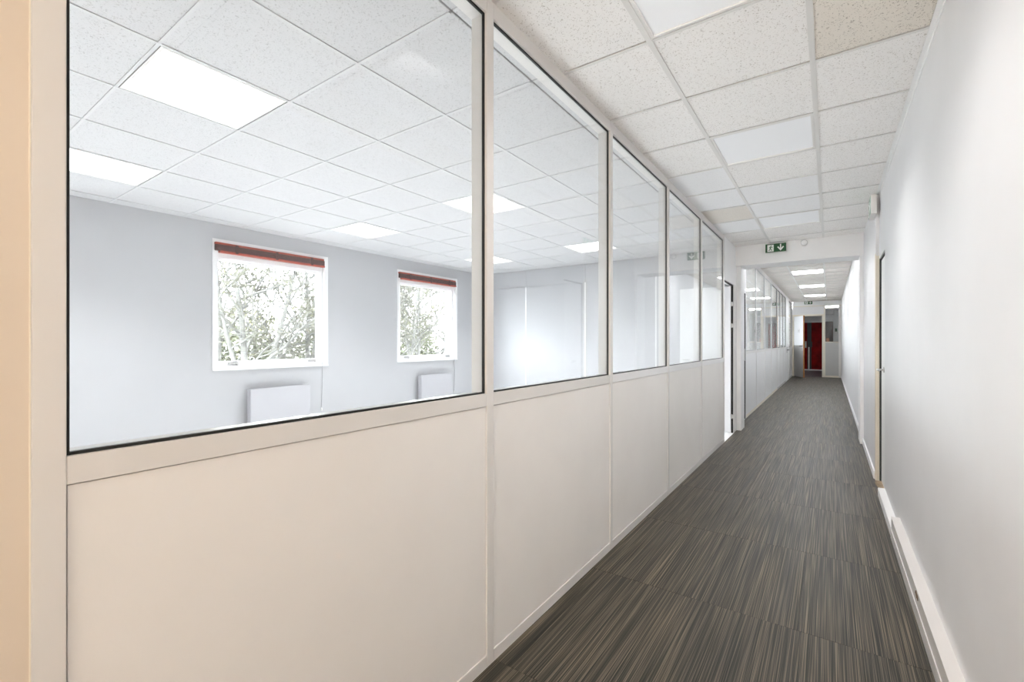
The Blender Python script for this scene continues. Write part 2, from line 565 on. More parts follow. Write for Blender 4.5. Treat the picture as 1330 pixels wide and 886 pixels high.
OXL = [-1.245 - 0.6 * k for k in range(8)]
OYL = [0.76 + 0.6 * k for k in range(-5, 11)]
o_lights = [(x + 0.3, y + 0.3) for x in (-3.045, -4.845) for y in (-1.64, 0.76, 3.16, 5.56)]
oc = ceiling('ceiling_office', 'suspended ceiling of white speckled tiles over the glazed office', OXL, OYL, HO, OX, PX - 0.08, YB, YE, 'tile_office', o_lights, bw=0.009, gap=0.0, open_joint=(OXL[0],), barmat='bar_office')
rows = {-1.64: 'behind the viewpoint', 0.76: 'nearest the viewer', 3.16: 'in the middle row', 5.56: 'in the row by the panelled end wall'}
for x, side in ((-3.045, 'glazed-partition side'), (-4.845, 'window side')):
    for y, rw in rows.items():
        lamp(x, y, HO, 'lamp_office', 'lit office ceiling light %s, %s' % (rw, side), 'square lights in the office ceiling', watts=OFFICE_WATTS)

FXL = [-0.69, -0.09]
FYL = [7.75 + 0.6 * k for k in range(21)]
f_lights = [(-0.39, 9.25), (-0.39, 11.65), (-0.39, 14.65), (-0.39, 17.65)]
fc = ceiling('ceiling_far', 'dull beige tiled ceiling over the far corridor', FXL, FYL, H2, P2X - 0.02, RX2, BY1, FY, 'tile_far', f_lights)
for y0, lab in ((8.95, 'lit strip of square light hidden just behind the lintel in the far corridor'),
                (11.35, 'first bright square ceiling light seen beyond the lintel'),
                (14.35, 'second bright square ceiling light seen beyond the lintel'),
                (17.35, 'farthest bright square ceiling light, before the far green sign')):
    lamp(-0.69, y0, H2, 'lamp_far', lab, 'square lights in the far corridor ceiling')
so = box('ceiling_second_office', 'wall', None, OX, P2X - 0.08, BY1 + 0.001, FY, H2, H2 + 0.05)
structure(so, 'plain white ceiling of the room behind the far partition', 'ceiling')
for k, y in enumerate((9.6, 12.6, 15.6, 18.0)):
    lamp(-3.2, y, H2 - 0.1, 'lamp_far', ['first', 'second', 'third', 'fourth'][k] + ' square light in the room behind the far glazed partition', 'square lights in the second room')
vc = box('ceiling_vestibule', 'wall', None, -2.2, 1.2, FY + 0.1, 25.2, 2.5, 2.55)
structure(vc, 'plain ceiling of the vestibule beyond the far door', 'ceiling')

# ------------------------------------------------------------------ near glazed partition
RAIL0, RAIL1 = 1.027, 1.077
HEAD = 2.58
wl = thing('wall_left', (PX, 3.2, 0), 'long glazed partition with pale lower panels and black-edged panes beside the corridor', 'partition', kind='structure')
posts = [(0.165, 0.209), (1.412, 1.456), (2.640, 2.680), (3.862, 3.902), (5.075, 5.112), (6.300, 6.350)]
DEP = 0.08
for (a, b) in posts:
    box('post', 'profile', wl, PX - DEP, PX, a, b, 0, HC if True else HEAD, 0.0015)
for i in range(5):
    a, b = posts[i][1], posts[i + 1][0]
    box('base_rail', 'profile', wl, PX - DEP, PX - 0.001, a, b, 0, 0.046, 0.001)
    box('lower_panel', 'laminate', wl, PX - DEP + 0.006, PX - 0.005, a + 0.002, b - 0.002, 0.048, RAIL0 - 0.002, 0.0006)
    box('panel_backing', 'pale_grey_seal', wl, PX - DEP + 0.012, PX - 0.012, a, b, 0.046, RAIL0)
    box('sill_rail', 'profile_white' if i > 1 else 'profile', wl, PX - DEP, PX - 0.001, a, b, RAIL0, RAIL1, 0.001)
    box('header_rail', 'profile', wl, PX - DEP, PX - 0.001, a, b, HEAD, HC, 0.001)
    g = 0.006
    box('ledge', 'gloss', wl, PX - DEP, PX - 0.023, a, b, RAIL1, RAIL1 + 0.002)
    gb = MB()
    gx0, gx1 = PX - 0.022, PX - 0.012
    gb.box(gx0, gx1, a, a + g, RAIL1, HEAD)
    gb.box(gx0, gx1, b - g, b, RAIL1, HEAD)
    gb.box(gx0, gx1, a + g, b - g, RAIL1, RAIL1 + g)
    gb.box(gx0, gx1, a + g, b - g, HEAD - g, HEAD)
    gb.build('gasket', 'black' if i < 3 else 'dark_grey', wl)
    box('glass_pane', 'glass', wl, PX - 0.021, PX - 0.015, a + 0.004, b - 0.004, RAIL1 + 0.004, HEAD - 0.004)
# plain wall at the near end of the partition
nw = thing('wall_near_left', (PX, -1.1, 0), 'warm beige wall strip at the left edge, before the first partition post', 'wall', kind='structure')
box('wall_panel', 'wall_warm', nw, PX - DEP, PX - 0.002, YC, 0.1632, 0, HC)
box('edge_bead', 'cream', nw, PX - 0.03, PX - 0.001, 0.1632, 0.165, 0, HC)
# wall above and beside the open office door
hw = thing('wall_over_door', (PX, 6.8, 2.085), 'white panel above the open office door, next to the lintel', 'wall', kind='structure')
box('panel', 'wall', hw, PX - DEP, PX, 6.350, BY0 + 0.1, 2.085, HC)
box('jamb', 'profile_white', hw, PX - DEP + 0.02, PX, 7.055, BY0 + 0.1, 0, 2.085, 0.002)

# ------------------------------------------------------------------ office shell
ow = thing('wall_office_back', (OX, 2.3, 0), 'white office wall with two windows and radiators', 'wall', kind='structure')
WINS = [(-0.385, 1.015), (2.255, 3.655), (4.895, 6.29)]  # first one is out of view, added to let in more daylight
WINS2 = [(8.9 + 2.64 * k, 10.3 + 2.64 * k) for k in range(4)]  # openings added so skylight reaches the far corridor
WZ0, WZ1 = 0.98, 2.43
WT = 0.28
wb = MB()
yy = YB
for (a, b) in WINS:
    wb.box(OX - WT, OX, yy, a, 0, HO + 0.26)
    wb.box(OX - WT, OX, a, b, 0, WZ0)
    wb.box(OX - WT, OX, a, b, WZ1, HO + 0.26)
    yy = b
wb.box(OX - WT, OX, yy, YE + 0.1, 0, HO + 0.26)
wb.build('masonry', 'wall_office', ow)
oe = thing('wall_office_end', (-3.4, YE, 0), 'white panelled end wall of the office with fine vertical joints', 'wall', kind='structure')
box('backing', 'pale_grey_seal', oe, OX, PX - 0.09, YE + 0.012, YE + 0.1, 0, HO + 0.26)
JX = [OX, -4.627, -3.419, -2.212, PX - 0.09]
for i in range(4):
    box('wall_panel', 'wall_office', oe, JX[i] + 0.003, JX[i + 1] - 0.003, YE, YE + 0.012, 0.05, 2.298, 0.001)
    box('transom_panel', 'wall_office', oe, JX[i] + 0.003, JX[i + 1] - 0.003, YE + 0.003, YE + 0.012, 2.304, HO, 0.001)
    if i:
        box('joint_cover', 'profile_white', oe, JX[i] - 0.012, JX[i] + 0.012, YE - 0.004, YE + 0.004, 0.05, 2.30, 0.001)
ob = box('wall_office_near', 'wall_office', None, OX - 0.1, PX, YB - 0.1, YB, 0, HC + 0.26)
structure(ob, 'plain white wall closing the office behind the viewpoint', 'wall')
cb = MB().box(PX - 0.08, -1.04, YC - 0.1, YC, 0, HC + 0.26).box(0.31, RX + 0.1, YC - 0.1, YC, 0, HC + 0.26).box(-1.04, 0.31, YC - 0.1, YC, 2.5, HC + 0.26).build('wall_corridor_near', 'wall', None)
structure(cb, 'white wall around the added glazed entrance behind the viewpoint', 'wall')
d7 = thing('added_entrance', (-0.365, YC, 0), 'added bronze-tinted glazed entrance letting warm fill light in behind the viewpoint', 'door', kind='structure')  # unseen entrance, added as a warm fill source behind the camera
for x0, x1, z0, z1 in ((-1.04, -0.98, 0, 2.5), (0.25, 0.31, 0, 2.5), (-0.98, 0.25, 2.44, 2.5), (-0.98, 0.25, 0.0, 0.12), (-0.395, -0.335, 0.12, 2.44)):
    box('door_rail', 'profile', d7, x0, x1, YC - 0.06, YC - 0.01, z0, z1, 0.002)
for x0, x1 in ((-0.98, -0.395), (-0.335, 0.25)):
    box('glass_pane', 'fill_glass', d7, x0, x1, YC - 0.04, YC - 0.034, 0.12, 2.44)
MB().tube([(-0.43, YC - 0.01, 0.9), (-0.43, YC + 0.05, 0.92), (-0.43, YC + 0.05, 1.28), (-0.43, YC - 0.01, 1.3)], 0.012, 8).build('pull_handle', 'steel', d7, smooth=True)
ap = box('added_paving', 'added_paving', None, -6, 6, YC - 16, YC - 0.1, -0.3, -0.02)  # unseen, added to throw skylight up onto the corridor ceiling
structure(ap, 'added pale paving bouncing light in through the entrance behind the viewpoint', 'added_paving')

def window(n, a, b, label):
    t = thing('window_%d' % n, (OX, (a + b) / 2, WZ0), label, 'window', kind='structure')
    fr = MB()                                    # surround proud of the wall
    tr = 0.045
    for q in ((a - 0.01, a + tr, WZ0 - 0.01, WZ1 + 0.01), (b - tr, b + 0.01, WZ0 - 0.01, WZ1 + 0.01)):
        fr.box(OX - 0.05, OX + 0.014, q[0], q[1], q[2], q[3])
    fr.box(OX - 0.05, OX + 0.014, a + tr, b - tr, WZ1 - 0.03, WZ1 + 0.01)
    fr.box(OX - 0.05, OX + 0.014, a + tr, b - tr, WZ0 - 0.01, WZ0 + 0.03)
    fr.build('surround', 'pvc', t)
    bx = box('shutter_box', 'pvc', t, OX - 0.06, OX - 0.022, a + tr, b - tr, 2.235, WZ1 - 0.03, 0.003)
    sash = MB()
    s0, s1, z0, z1 = a + tr, b - tr, WZ0 + 0.03, 2.235
    sw = 0.05
    X0, X1 = OX - 0.10, OX - 0.045
    sash.box(X0, X1, s0, s0 + sw * 0.4, z0, z1)
    sash.box(X0, X1, s1 - sw, s1, z0, z1)
    sash.box(X0, X1, s0 + sw * 0.4, s1 - sw, z0, z0 + sw)
    sash.box(X0, X1, s0 + sw * 0.4, s1 - sw, z1 - sw * 0.5, z1)
    so_ = sash.build('sash', 'pvc', t, bevel=0.002, seg=1)
    box('glass_pane', 'window_glass', so_, OX - 0.078, OX - 0.07, s0 + 0.018, s1 - 0.045, z0 + 0.045, z1 - 0.02)
    for yy2 in (s0 + 0.13, s1 - 0.2):
        l = MB().box(X1, X1 + 0.018, yy2, yy2 + 0.1, z0 + 0.012, z0 + 0.035)
        l.box(X1 + 0.004, X1 + 0.022, yy2 + 0.085, yy2 + 0.1, z0 - 0.012, z0 + 0.02)
        l.build('sash_catch', 'steel', so_, bevel=0.002, seg=1)
    box('sill', 'pvc', t, OX - 0.05, OX + 0.03, a - 0.01, b + 0.01, WZ0 - 0.022, WZ0 - 0.01, 0.003)
    return t

def blind(a, b, label):
    t = thing('blind_headrail', (OX + 0.04, (a + b) / 2, 2.28), label, 'blind', 'red blind headrails over the office windows')
    y0, y1 = a + 0.006, b - 0.07
    X0 = OX + 0.012
    box('top_rail', 'blind_red', t, X0, X0 + 0.035, y0, y1, 2.372, 2.398, 0.002)
    sl = box('slat_stack', 'blind_brown', t, X0 + 0.004, X0 + 0.05, y0, y1, 2.305, 2.372, 0.003)
    box('bottom_rail', 'blind_red', t, X0, X0 + 0.055, y0 + 0.04, y1, 2.283, 2.305, 0.002)
    for k in range(3):
        yy2 = y0 + 0.2 + k * (y1 - y0 - 0.4) / 2
        box('bracket', 'blind_brown', t, X0 + 0.05, X0 + 0.058, yy2, yy2 + 0.03, 2.29, 2.385, 0.001)
    return t

def cordline(t, y):
    pts = [(OX + 0.05, y, 2.30)] + [(OX + 0.02 + 0.004 * math.sin(k * 1.7), y + 0.006 * math.sin(k * 1.1), 2.2 - k * 0.18) for k in range(11)]
    pc = MB().tube(pts, 0.0035, 6).build('pull_cord', 'cord', t, smooth=True)
    MB().lathe((pts[-1][0], pts[-1][1], pts[-1][2] - 0.05), (0, 0, 1), [(0, 0.006), (0.03, 0.010), (0.05, 0.004)], 10).build('cord_toggle', 'plastic', pc)

def radiator(y0, y1, label):
    RW0 = OX + 0.021
    t = thing('radiator', (RW0 + 0.06, (y0 + y1) / 2, 0.2), label, 'radiator', 'flat white radiators under the office windows')
    box('front_panel', 'radiator', t, RW0 + 0.085, RW0 + 0.105, y0, y1, 0.22, 0.735, 0.006)
    box('back_panel', 'radiator', t, RW0 + 0.03, RW0 + 0.05, y0 + 0.01, y1 - 0.01, 0.23, 0.725, 0.004)
    gr = MB()
    n = 14
    for k in range(n):
        yk = y0 + 0.02 + (y1 - y0 - 0.04) * k / n
        gr.box(RW0 + 0.05, RW0 + 0.085, yk, yk + 0.012, 0.722, 0.732)
    tag(gr.build('top_grille', 'radiator', t), kind='stuff')
    for yk in (y0 + 0.002, y1 - 0.008):
        box('side_cover', 'radiator', t, RW0 + 0.03, RW0 + 0.085, yk, yk + 0.006, 0.23, 0.73)
    MB().lathe((RW0 + 0.07, y1 + 0.03, 0.25), (0, 0, 1), [(0, 0.012), (0.03, 0.02), (0.08, 0.022), (0.09, 0.016)], 12).build('valve', 'plastic', t)
    MB().tube([(RW0 + 0.07, y1 + 0.03, 0.26), (RW0 + 0.07, y1 + 0.03, 0.0)], 0.008, 8).build('pipe', 'radiator', t, smooth=True)
    MB().tube([(RW0 + 0.07, y1 - 0.01, 0.27), (RW0 + 0.07, y1 + 0.03, 0.27)], 0.008, 8).build('pipe', 'radiator', t, smooth=True)
    for yk in (y0 + 0.12, y1 - 0.16):
        box('wall_bracket', 'radiator', t, RW0, RW0 + 0.03, yk, yk + 0.04, 0.3, 0.68)
    return t

window(1, *WINS[1], 'larger-looking white office window onto the birch trunks, nearest the viewer')
window(2, *WINS[2], 'smaller-looking white office window farther along, near the panelled end wall')
window(3, *WINS[0], 'office window added for daylight behind the first partition post, out of view')
cordline(blind(*WINS[1], 'orange-red blind headrail above the nearer, larger-looking office window'), 3.572)
cordline(blind(*WINS[2], 'orange-red blind headrail above the farther, smaller-looking office window'), 6.215)
blind(*WINS[0], 'orange-red blind headrail above the added office window that is out of view')
radiator(2.594, 3.34, 'flat white radiator below the nearer office window')
radiator(5.294, 6.02, 'flat white radiator below the farther office window')

# ------------------------------------------------------------------ lintel with its two piers
lt = thing('wall_lintel', (-0.38, BY0, BZ), 'white lintel and side piers across the corridor carrying the green sign', 'wall', kind='structure')
box('beam', 'wall', lt, PX - 0.1, RX + 0.05, BY0, BY1, BZ, H2 + 0.05)
box('pier', 'wall', lt, PX - 0.1, -1.048, BY0 + 0.1, BY1, 0, BZ)
box('pier', 'wall', lt, 0.315, RX + 0.05, BY0 + 0.02, BY1, 0, BZ)

# ------------------------------------------------------------------ right wall
wr = thing('wall_right', (RX, 2.5, 0), 'smooth white corridor wall on the right with a low grey trunking', 'wall', kind='structure')
D0, D1, DZ = 4.85, 5.37, 2.045
rb = MB()
rb.box(RX, RX + 0.1, YC, D0, 0, HC + 0.26)
rb.box(RX, RX + 0.1, D0, D1, DZ, HC + 0.26)
rb.build('plaster', 'wall_right', wr)
MB().box(RX2, RX + 0.1, D1, BY0 + 0.02, 0, HC + 0.26).box(RX2, RX + 0.1, BY1, FY + 0.1, 0, H2 + 0.1).build('plaster', 'wall_right', wr)
box('baseboard', 'wall', wr, 0.329, RX, 4.85, 3.86, 0, 0.07, 0.003)
box('baseboard', 'wall', wr, RX2 - 0.013, RX2, D1 + 0.06, BY0 + 0.02, 0, 0.075, 0.003)
box('baseboard', 'wall', wr, RX2 - 0.013, RX2, BY1, FY, 0, 0.075, 0.003)
tk = thing('trim_1', (0.35, 0.7, 0), 'grey-white skirting trunking with a scratched face along the right wall', 'trunking', kind='structure')
box('trunk_body', 'profile', tk, 0.331, RX, YC, 3.86, 0, 0.136, 0.003)
box('trunk_lid', 'profile', tk, 0.329, RX, YC, 3.858, 0.136, 0.140, 0.001)
box('trunk_strip', 'profile', tk, 0.327, 0.331, YC, 3.86, 0.0, 0.062, 0.001)
random.seed(3)
sc_pts = []
for k in range(14):
    an = 2 * math.pi * k / 14
    sc_pts.append((0.3306, 2.80 + 0.045 * math.cos(an) * random.uniform(0.7, 1.2), 0.108 + 0.018 * math.sin(an) * random.uniform(0.6, 1.2)))
MB().prism(sc_pts, (-0.0006, 0, 0)).build('scrape_mark', 'wood_raw', tk)
th = MB()
random.seed(8)
th.prism([(0.343, D0 + 0.02, 0.0), (0.336, D0 + 0.13, 0.0), (0.349, D0 + 0.26, 0.0), (0.338, D0 + 0.40, 0.0), (0.345, D1, 0.0), (RX + 0.03, D1, 0.0), (RX + 0.03, D0, 0.0)], (0, 0, 0.004))
tho = th.build('door_threshold', 'wood_raw', None)
structure(tho, 'worn bare-wood threshold under the narrow door in the right wall', 'threshold')

# narrow service door in the right wall
d1 = thing('door_1', (0.39, (D0 + D1) / 2, 0.0), 'narrow white service door set into the right wall, cream frame and dark gap', 'door', kind='structure')
fr = MB()
fr.box(RX2 + 0.001, RX + 0.06, D1 - 0.012, D1, 0.006, DZ + 0.012)
fr.box(RX2 + 0.001, RX + 0.012, D1 - 0.008, D1 + 0.055, DZ + 0.0, DZ + 0.03)
fr.build('frame', 'cream', d1)
box('frame_bead', 'cream', d1, RX2 - 0.003, RX2, D1 - 0.012, D1 + 0.06, 0.0, DZ + 0.05, 0.001)
gp = MB()
gp.box(RX + 0.001, RX + 0.03, D1 - 0.026, D1 - 0.012, 0.01, DZ - 0.002)
gp.box(RX + 0.008, RX + 0.03, D0 + 0.004, D1 - 0.012, DZ - 0.02, DZ - 0.002)
gp.build('seal', 'black', d1)
lf1 = box('leaf', 'wall', d1, RX + 0.014, RX + 0.045, D0 + 0.006, D1 - 0.034, 0.012, DZ - 0.021, 0.002)
hd = MB()
hd.tube([(RX + 0.014, 5.08, 1.04), (0.338, 5.08, 1.04)], 0.008, 10)
hd.tube([(0.342, 5.08, 1.04), (0.341, 5.02, 1.04), (0.345, 4.96, 1.038)], 0.008, 10)
hd.build('handle', 'steel', lf1, smooth=True)
MB().lathe((RX + 0.014, 5.08, 1.04), (-1, 0, 0), [(0, 0.025), (0.006, 0.024), (0.008, 0.012)], 20).build('rosette', 'steel', lf1)

# ------------------------------------------------------------------ open office door beside the partition
d2 = thing('door_2', (-1.5, 7.02, 0), 'white office door standing open at right angles just past the glazed partition', 'door', kind='structure')
lf2 = box('leaf', 'profile_white', d2, -1.83, -1.138, 7.000, 7.04, 0.012, 2.065, 0.002)
box('seal', 'black', d2, -1.137, -1.117, 7.03, 7.054, 0.0, 2.075)
box('seal', 'black', d2, PX - 0.03, PX - 0.012, 6.352, 7.05, 2.070, 2.084)
for z in (1.815, 1.512, 0.233):
    h = MB().box(-1.15, -1.110, 7.015, 7.03, z - 0.022, z + 0.022)
    h.lathe((-1.126, 7.018, z - 0.03), (0, 0, 1), [(0, 0.009), (0.06, 0.009)], 10)
    h.build('hinge', 'white_metal', lf2)
lh = MB().tube([(-1.77, 7.0, 1.02), (-1.77, 6.95, 1.02), (-1.68, 6.945, 1.02)], 0.009, 8)
lh.build('handle', 'steel', lf2, smooth=True)

# ------------------------------------------------------------------ second office door (closed) after the lintel
d3 = thing('door_3', (P2X, 8.0, 0), 'doorway just past the lintel with a black seal and steel strike plate', 'door', kind='structure')
box('leaf', 'profile_white', d3, P2X - 0.075, P2X - 0.045, 7.66, 8.42, 0.01, 2.09, 0.002)
box('jamb', 'profile_white', d3, P2X - 0.08, P2X, BY1 + 0.001, 7.66, 0, H2)
box('jamb', 'profile_white', d3, P2X - 0.08, P2X, 8.47, 8.53, 0, H2, 0.002)
box('head_panel', 'wall', d3, P2X - 0.08, P2X, 7.66, 8.47, 2.095, H2)
box('seal', 'black', d3, P2X - 0.045, P2X - 0.002, 8.44, 8.47, 0.0, 2.093)
box('strike_plate', 'steel', d3, P2X - 0.034, P2X - 0.004, 8.436, 8.44, 0.97, 1.17, 0.001)
box('latch_bolt', 'steel', d3, P2X - 0.028, P2X - 0.012, 8.41, 8.436, 1.06, 1.10, 0.002)

# ------------------------------------------------------------------ far glazed partition
w2 = thing('wall_left_far', (P2X, 14.0, 0), 'far glazed partition continuing beyond the lintel', 'partition', kind='structure')
p2 = [8.53, 9.85, 11.25, 12.68, 14.10, 15.05, 16.06, 17.05, 18.30, 19.55, 20.06]
SR0, SR1, HD2 = 1.08, 1.125, 2.70
for k, y in enumerate(p2):
    if k:
        box('post', 'profile', w2, P2X - 0.07, P2X, y - 0.02, y + 0.02, 0, H2, 0.001)
for k in range(len(p2) - 1):
    a, b = p2[k] + (0.02 if k else 0), p2[k + 1] - 0.02
    if k == 7:
        continue
    box('lower_panel', 'profile_white', w2, P2X - 0.06, P2X - 0.004, a + 0.002, b - 0.002, 0.05, SR0 - 0.002, 0.001)
    box('base_rail', 'cream' if k < 4 else 'grey_panel', w2, P2X - 0.07, P2X - 0.001, a, b, 0, 0.048)
    box('sill_rail', 'profile', w2, P2X - 0.07, P2X - 0.001, a, b, SR0, SR1)
    box('header_rail', 'profile', w2, P2X - 0.07, P2X - 0.001, a, b, HD2, H2)
    g = 0.012
    gb = MB()
    gx0, gx1 = P2X - 0.024, P2X - 0.008
    gb.box(gx0, gx1, a, a + g, SR1, HD2)
    gb.box(gx0, gx1, b - g, b, SR1, HD2)
    gb.box(gx0, gx1, a + g, b - g, SR1, SR1 + g)
    gb.box(gx0, gx1, a + g, b - g, HD2 - g, HD2)
    gb.build('gasket', 'pale_grey_seal' if k < 3 else 'dark_grey', w2)
    box('glass_pane', 'glass', w2, P2X - 0.019, P2X - 0.013, a + 0.004, b - 0.004, SR1 + 0.004, HD2 - 0.004)
# closed door in that partition
d5 = thing('door_5', (P2X, 17.7, 0), 'closed pale door with a dark handle within the far glazed partition', 'door', kind='structure')
lf5 = box('leaf', 'profile_white', d5, P2X - 0.05, P2X - 0.008, 17.09, 18.26, 0.01, 2.09, 0.002)
box('head_panel', 'profile_white', d5, P2X - 0.06, P2X - 0.002, 17.07, 18.28, 2.10, H2)
MB().tube([(P2X - 0.008, 17.55, 1.02), (P2X + 0.05, 17.55, 1.02), (P2X + 0.05, 17.67, 1.02)], 0.012, 8).build('handle', 'charcoal', lf5, smooth=True)
box('handle_plate', 'charcoal', lf5, P2X - 0.008, P2X - 0.002, 17.53, 17.57, 0.92, 1.12)

r2 = thing('wall_second_office', (-4.6, 14, 0), 'plain white walls of the room behind the far partition', 'wall', kind='structure')
wb = MB()
yy = YE + 0.1
for (a, b) in WINS2:
    wb.box(OX - WT, OX, yy, a, 0, H2 + 0.1)
    wb.box(OX - WT, OX, a, b, 0, WZ0)
    wb.box(OX - WT, OX, a, b, WZ1, H2 + 0.1)
    yy = b
wb.box(OX - WT, OX, yy, FY + 0.1, 0, H2 + 0.1)
wb.build('masonry', 'wall', r2)
for k, (a, b) in enumerate(WINS2):
    window(4 + k, a, b, ['first', 'second', 'third', 'fourth'][k] + ' window added for daylight in the room behind the far glazed partition')
box('side', 'wall', r2, OX, PX - 0.1, YE + 0.101, BY1, 0, H2)
box('end', 'wall', r2, OX, P2X - 0.07, FY, FY + 0.1, 0, H2)

# ------------------------------------------------------------------ far end partition with the open door
we = thing('wall_far_end', (-0.4, FY, 0), 'cream-framed partition closing the far end of the corridor', 'partition', kind='structure')
DX0, DX1 = -1.10, -0.225
box('bulkhead', 'wall', we, P2X, RX2, FY, FY + 0.08, 2.62, H2 + 0.2)
box('head_panel', 'profile_white', we, P2X, -0.16, FY + 0.01, FY + 0.07, 2.30, 2.60)
box('head_rail', 'cream', we, P2X, RX2, FY, FY + 0.08, 2.595, 2.62)
fr = MB()
fr.box(P2X, DX0, FY - 0.01, FY + 0.08, 0, 2.30)
fr.box(DX1, DX1 + 0.055, FY - 0.01, FY + 0.08, 0, 2.30)
fr.box(DX0, DX1, FY - 0.01, FY + 0.08, 2.235, 2.30)
fr.build('door_frame', 'cream', we, bevel=0.003, seg=1)
box('post', 'cream', we, DX1 + 0.055, DX1 + 0.10, FY, FY + 0.08, 0, 2.595)
box('post', 'profile', we, 0.27, RX2, FY, FY + 0.08, 0, 2.595)
box('lower_panel', 'grey_panel', we, DX1 + 0.10, 0.27, FY + 0.02, FY + 0.06, 0.06, 1.27)
box('base_rail', 'cream', we, DX1 + 0.10, 0.27, FY, FY + 0.08, 0, 0.06)
box('sill_rail', 'cream', we, DX1 + 0.10, 0.27, FY, FY + 0.08, 1.27, 1.295)
MB().prism([(DX1 + 0.10, FY + 0.03, 1.297), (0.27, FY + 0.058, 1.297), (0.27, FY + 0.064, 1.297), (DX1 + 0.10, FY + 0.036, 1.297)], (0, 0, 1.293)).build('glass_pane', 'glass', we)
# open leaf
d4 = thing('door_4', (DX0, FY - 0.02, 0), 'half-glazed door at the far end, swung open towards the viewer', 'door', kind='structure')
ang = math.atan2(-0.926, 0.377)
R = Matrix.Translation((DX0 + 0.005, FY - 0.02, 0)) @ Matrix.Rotation(ang, 4, 'Z')
LW = 0.86
def leafbox(name, mat, x0, x1, y0, y1, z0, z1, bevel=0.0):
    return MB().box(x0, x1, y0, y1, z0, z1).xform(R).build(name, mat, d4, bevel=bevel, seg=1)
leafbox('lower_panel', 'grey_panel', 0.0, LW - 0.012, 0, 0.04, 0.012, 1.13, 0.002)
leafbox('mid_rail', 'grey_panel', 0.0, LW - 0.012, -0.002, 0.042, 1.13, 1.165)
leafbox('upper_panel', 'frosted', 0.0, LW - 0.012, 0, 0.04, 1.165, 2.225, 0.002)
leafbox('door_edge', 'wood_edge', LW - 0.012, LW, -0.001, 0.041, 0.012, 2.225)
leafbox('handle_plate', 'plastic', LW - 0.09, LW - 0.04, -0.006, 0.0, 0.98, 1.2)
hb = MB().tube([(LW - 0.065, 0.0, 1.14), (LW - 0.065, -0.05, 1.14), (LW - 0.2, -0.055, 1.14)], 0.012, 8).xform(R)
hb.build('handle', 'charcoal', d4, smooth=True)
leafbox('lock_cylinder', 'charcoal', LW - 0.075, LW - 0.055, -0.01, -0.006, 1.01, 1.05)
pl = MB()
for q in ((0.40, 0.42, 1.62, 1.76), (0.50, 0.52, 1.62, 1.76), (0.42, 0.50, 1.68, 1.70)):
    pl.box(q[0], q[1], -0.003, 0.0, q[2], q[3])
pl.xform(R).build('door_mark', 'pale_grey_seal', d4)
# things behind the glass beside the door
vb = thing('notice_board', (0.0, FY + 0.7, 1.27), 'brown board behind the glass to the right of the far door', 'board')
box('board', 'brown_board', vb, -0.14, 0.11, FY + 0.70, FY + 0.73, 1.22, 2.05, 0.004)
box('card', 'orange_blob', vb, -0.10, -0.01, FY + 0.69, FY + 0.70, 1.30, 1.42, 0.002)
for x in (-0.12, 0.09):
    box('stand_leg', 'charcoal', vb, x - 0.012, x + 0.012, FY + 0.70, FY + 0.73, 0.0, 1.22)
sw = thing('wall_switch', (0.20, FY + 0.9, 1.6), 'small dark green switch plate behind the far side glass', 'switch')
MB().box(0.17, 0.24, FY + 1.185, FY + 1.2, 1.68, 1.80).build('plate', 'green', sw, bevel=0.003, seg=1)
MB().box(0.19, 0.22, FY + 1.178, FY + 1.185, 1.71, 1.77).build('rocker', 'charcoal', sw, bevel=0.002, seg=1)

# vestibule and red double door
vw = thing('wall_vestibule', (-0.5, 25.0, 0), 'white walls of the vestibule around the dark red door', 'wall', kind='structure')
VY = 24.6
RD0, RD1, RDT = -1.35, 0.05, 2.16
vm = MB()
vm.box(-2.2, RD0, VY + 0.02, VY + 0.2, 0, 2.5)
vm.box(RD1, 1.2, VY + 0.02, VY + 0.2, 0, 2.5)
vm.box(RD0, RD1, VY + 0.02, VY + 0.2, RDT, 2.5)
vm.build('rear', 'wall', vw)
box('front', 'wall', vw, RX + 0.1, 1.3, FY, FY + 0.1, 0, 2.55)
box('side', 'wall', vw, -2.3, -2.2, FY + 0.1, VY + 0.2, 0, 2.5)
box('side', 'wall', vw, 1.2, 1.3, FY + 0.1, VY + 0.2, 0, 2.5)
box('return', 'wall', vw, 0.13, 1.2, FY + 1.2, FY + 1.3, 0, 2.5)
rd = thing('door_6', (-0.6, VY, 0), 'dark red double door with steel edge strip and pull handle in the vestibule', 'door', kind='structure')
SX = -0.74
box('leaf', 'red_door', rd, RD0, SX - 0.09, VY, VY + 0.05, 0.05, RDT, 0.004)
box('leaf', 'red_door', rd, SX + 0.07, RD1, VY, VY + 0.05, 0.05, RDT, 0.004)
box('meeting_stile', 'charcoal', rd, SX - 0.09, SX + 0.07, VY - 0.005, VY + 0.05, 0.05, RDT)
box('edge_strip', 'steel', rd, SX - 0.045, SX - 0.01, VY - 0.02, VY - 0.005, 0.05, 1.05)
box('pull_handle', 'plastic', rd, SX - 0.17, SX - 0.12, VY - 0.05, VY - 0.015, 1.02, 1.32, 0.006)
box('pull_mount', 'steel', rd, SX - 0.16, SX - 0.13, VY - 0.015, VY, 1.10, 1.22)
box('lock_case', 'charcoal', rd, SX - 0.05, SX + 0.10, VY - 0.05, VY - 0.005, 1.05, 1.30, 0.008)
box('threshold', 'plastic', rd, RD0, RD1, VY - 0.03, VY + 0.05, 0.0, 0.05, 0.003)
lamp(-0.9, 22.2, 2.41, 'lamp_dim', 'square light on the vestibule ceiling in front of the red door', None)

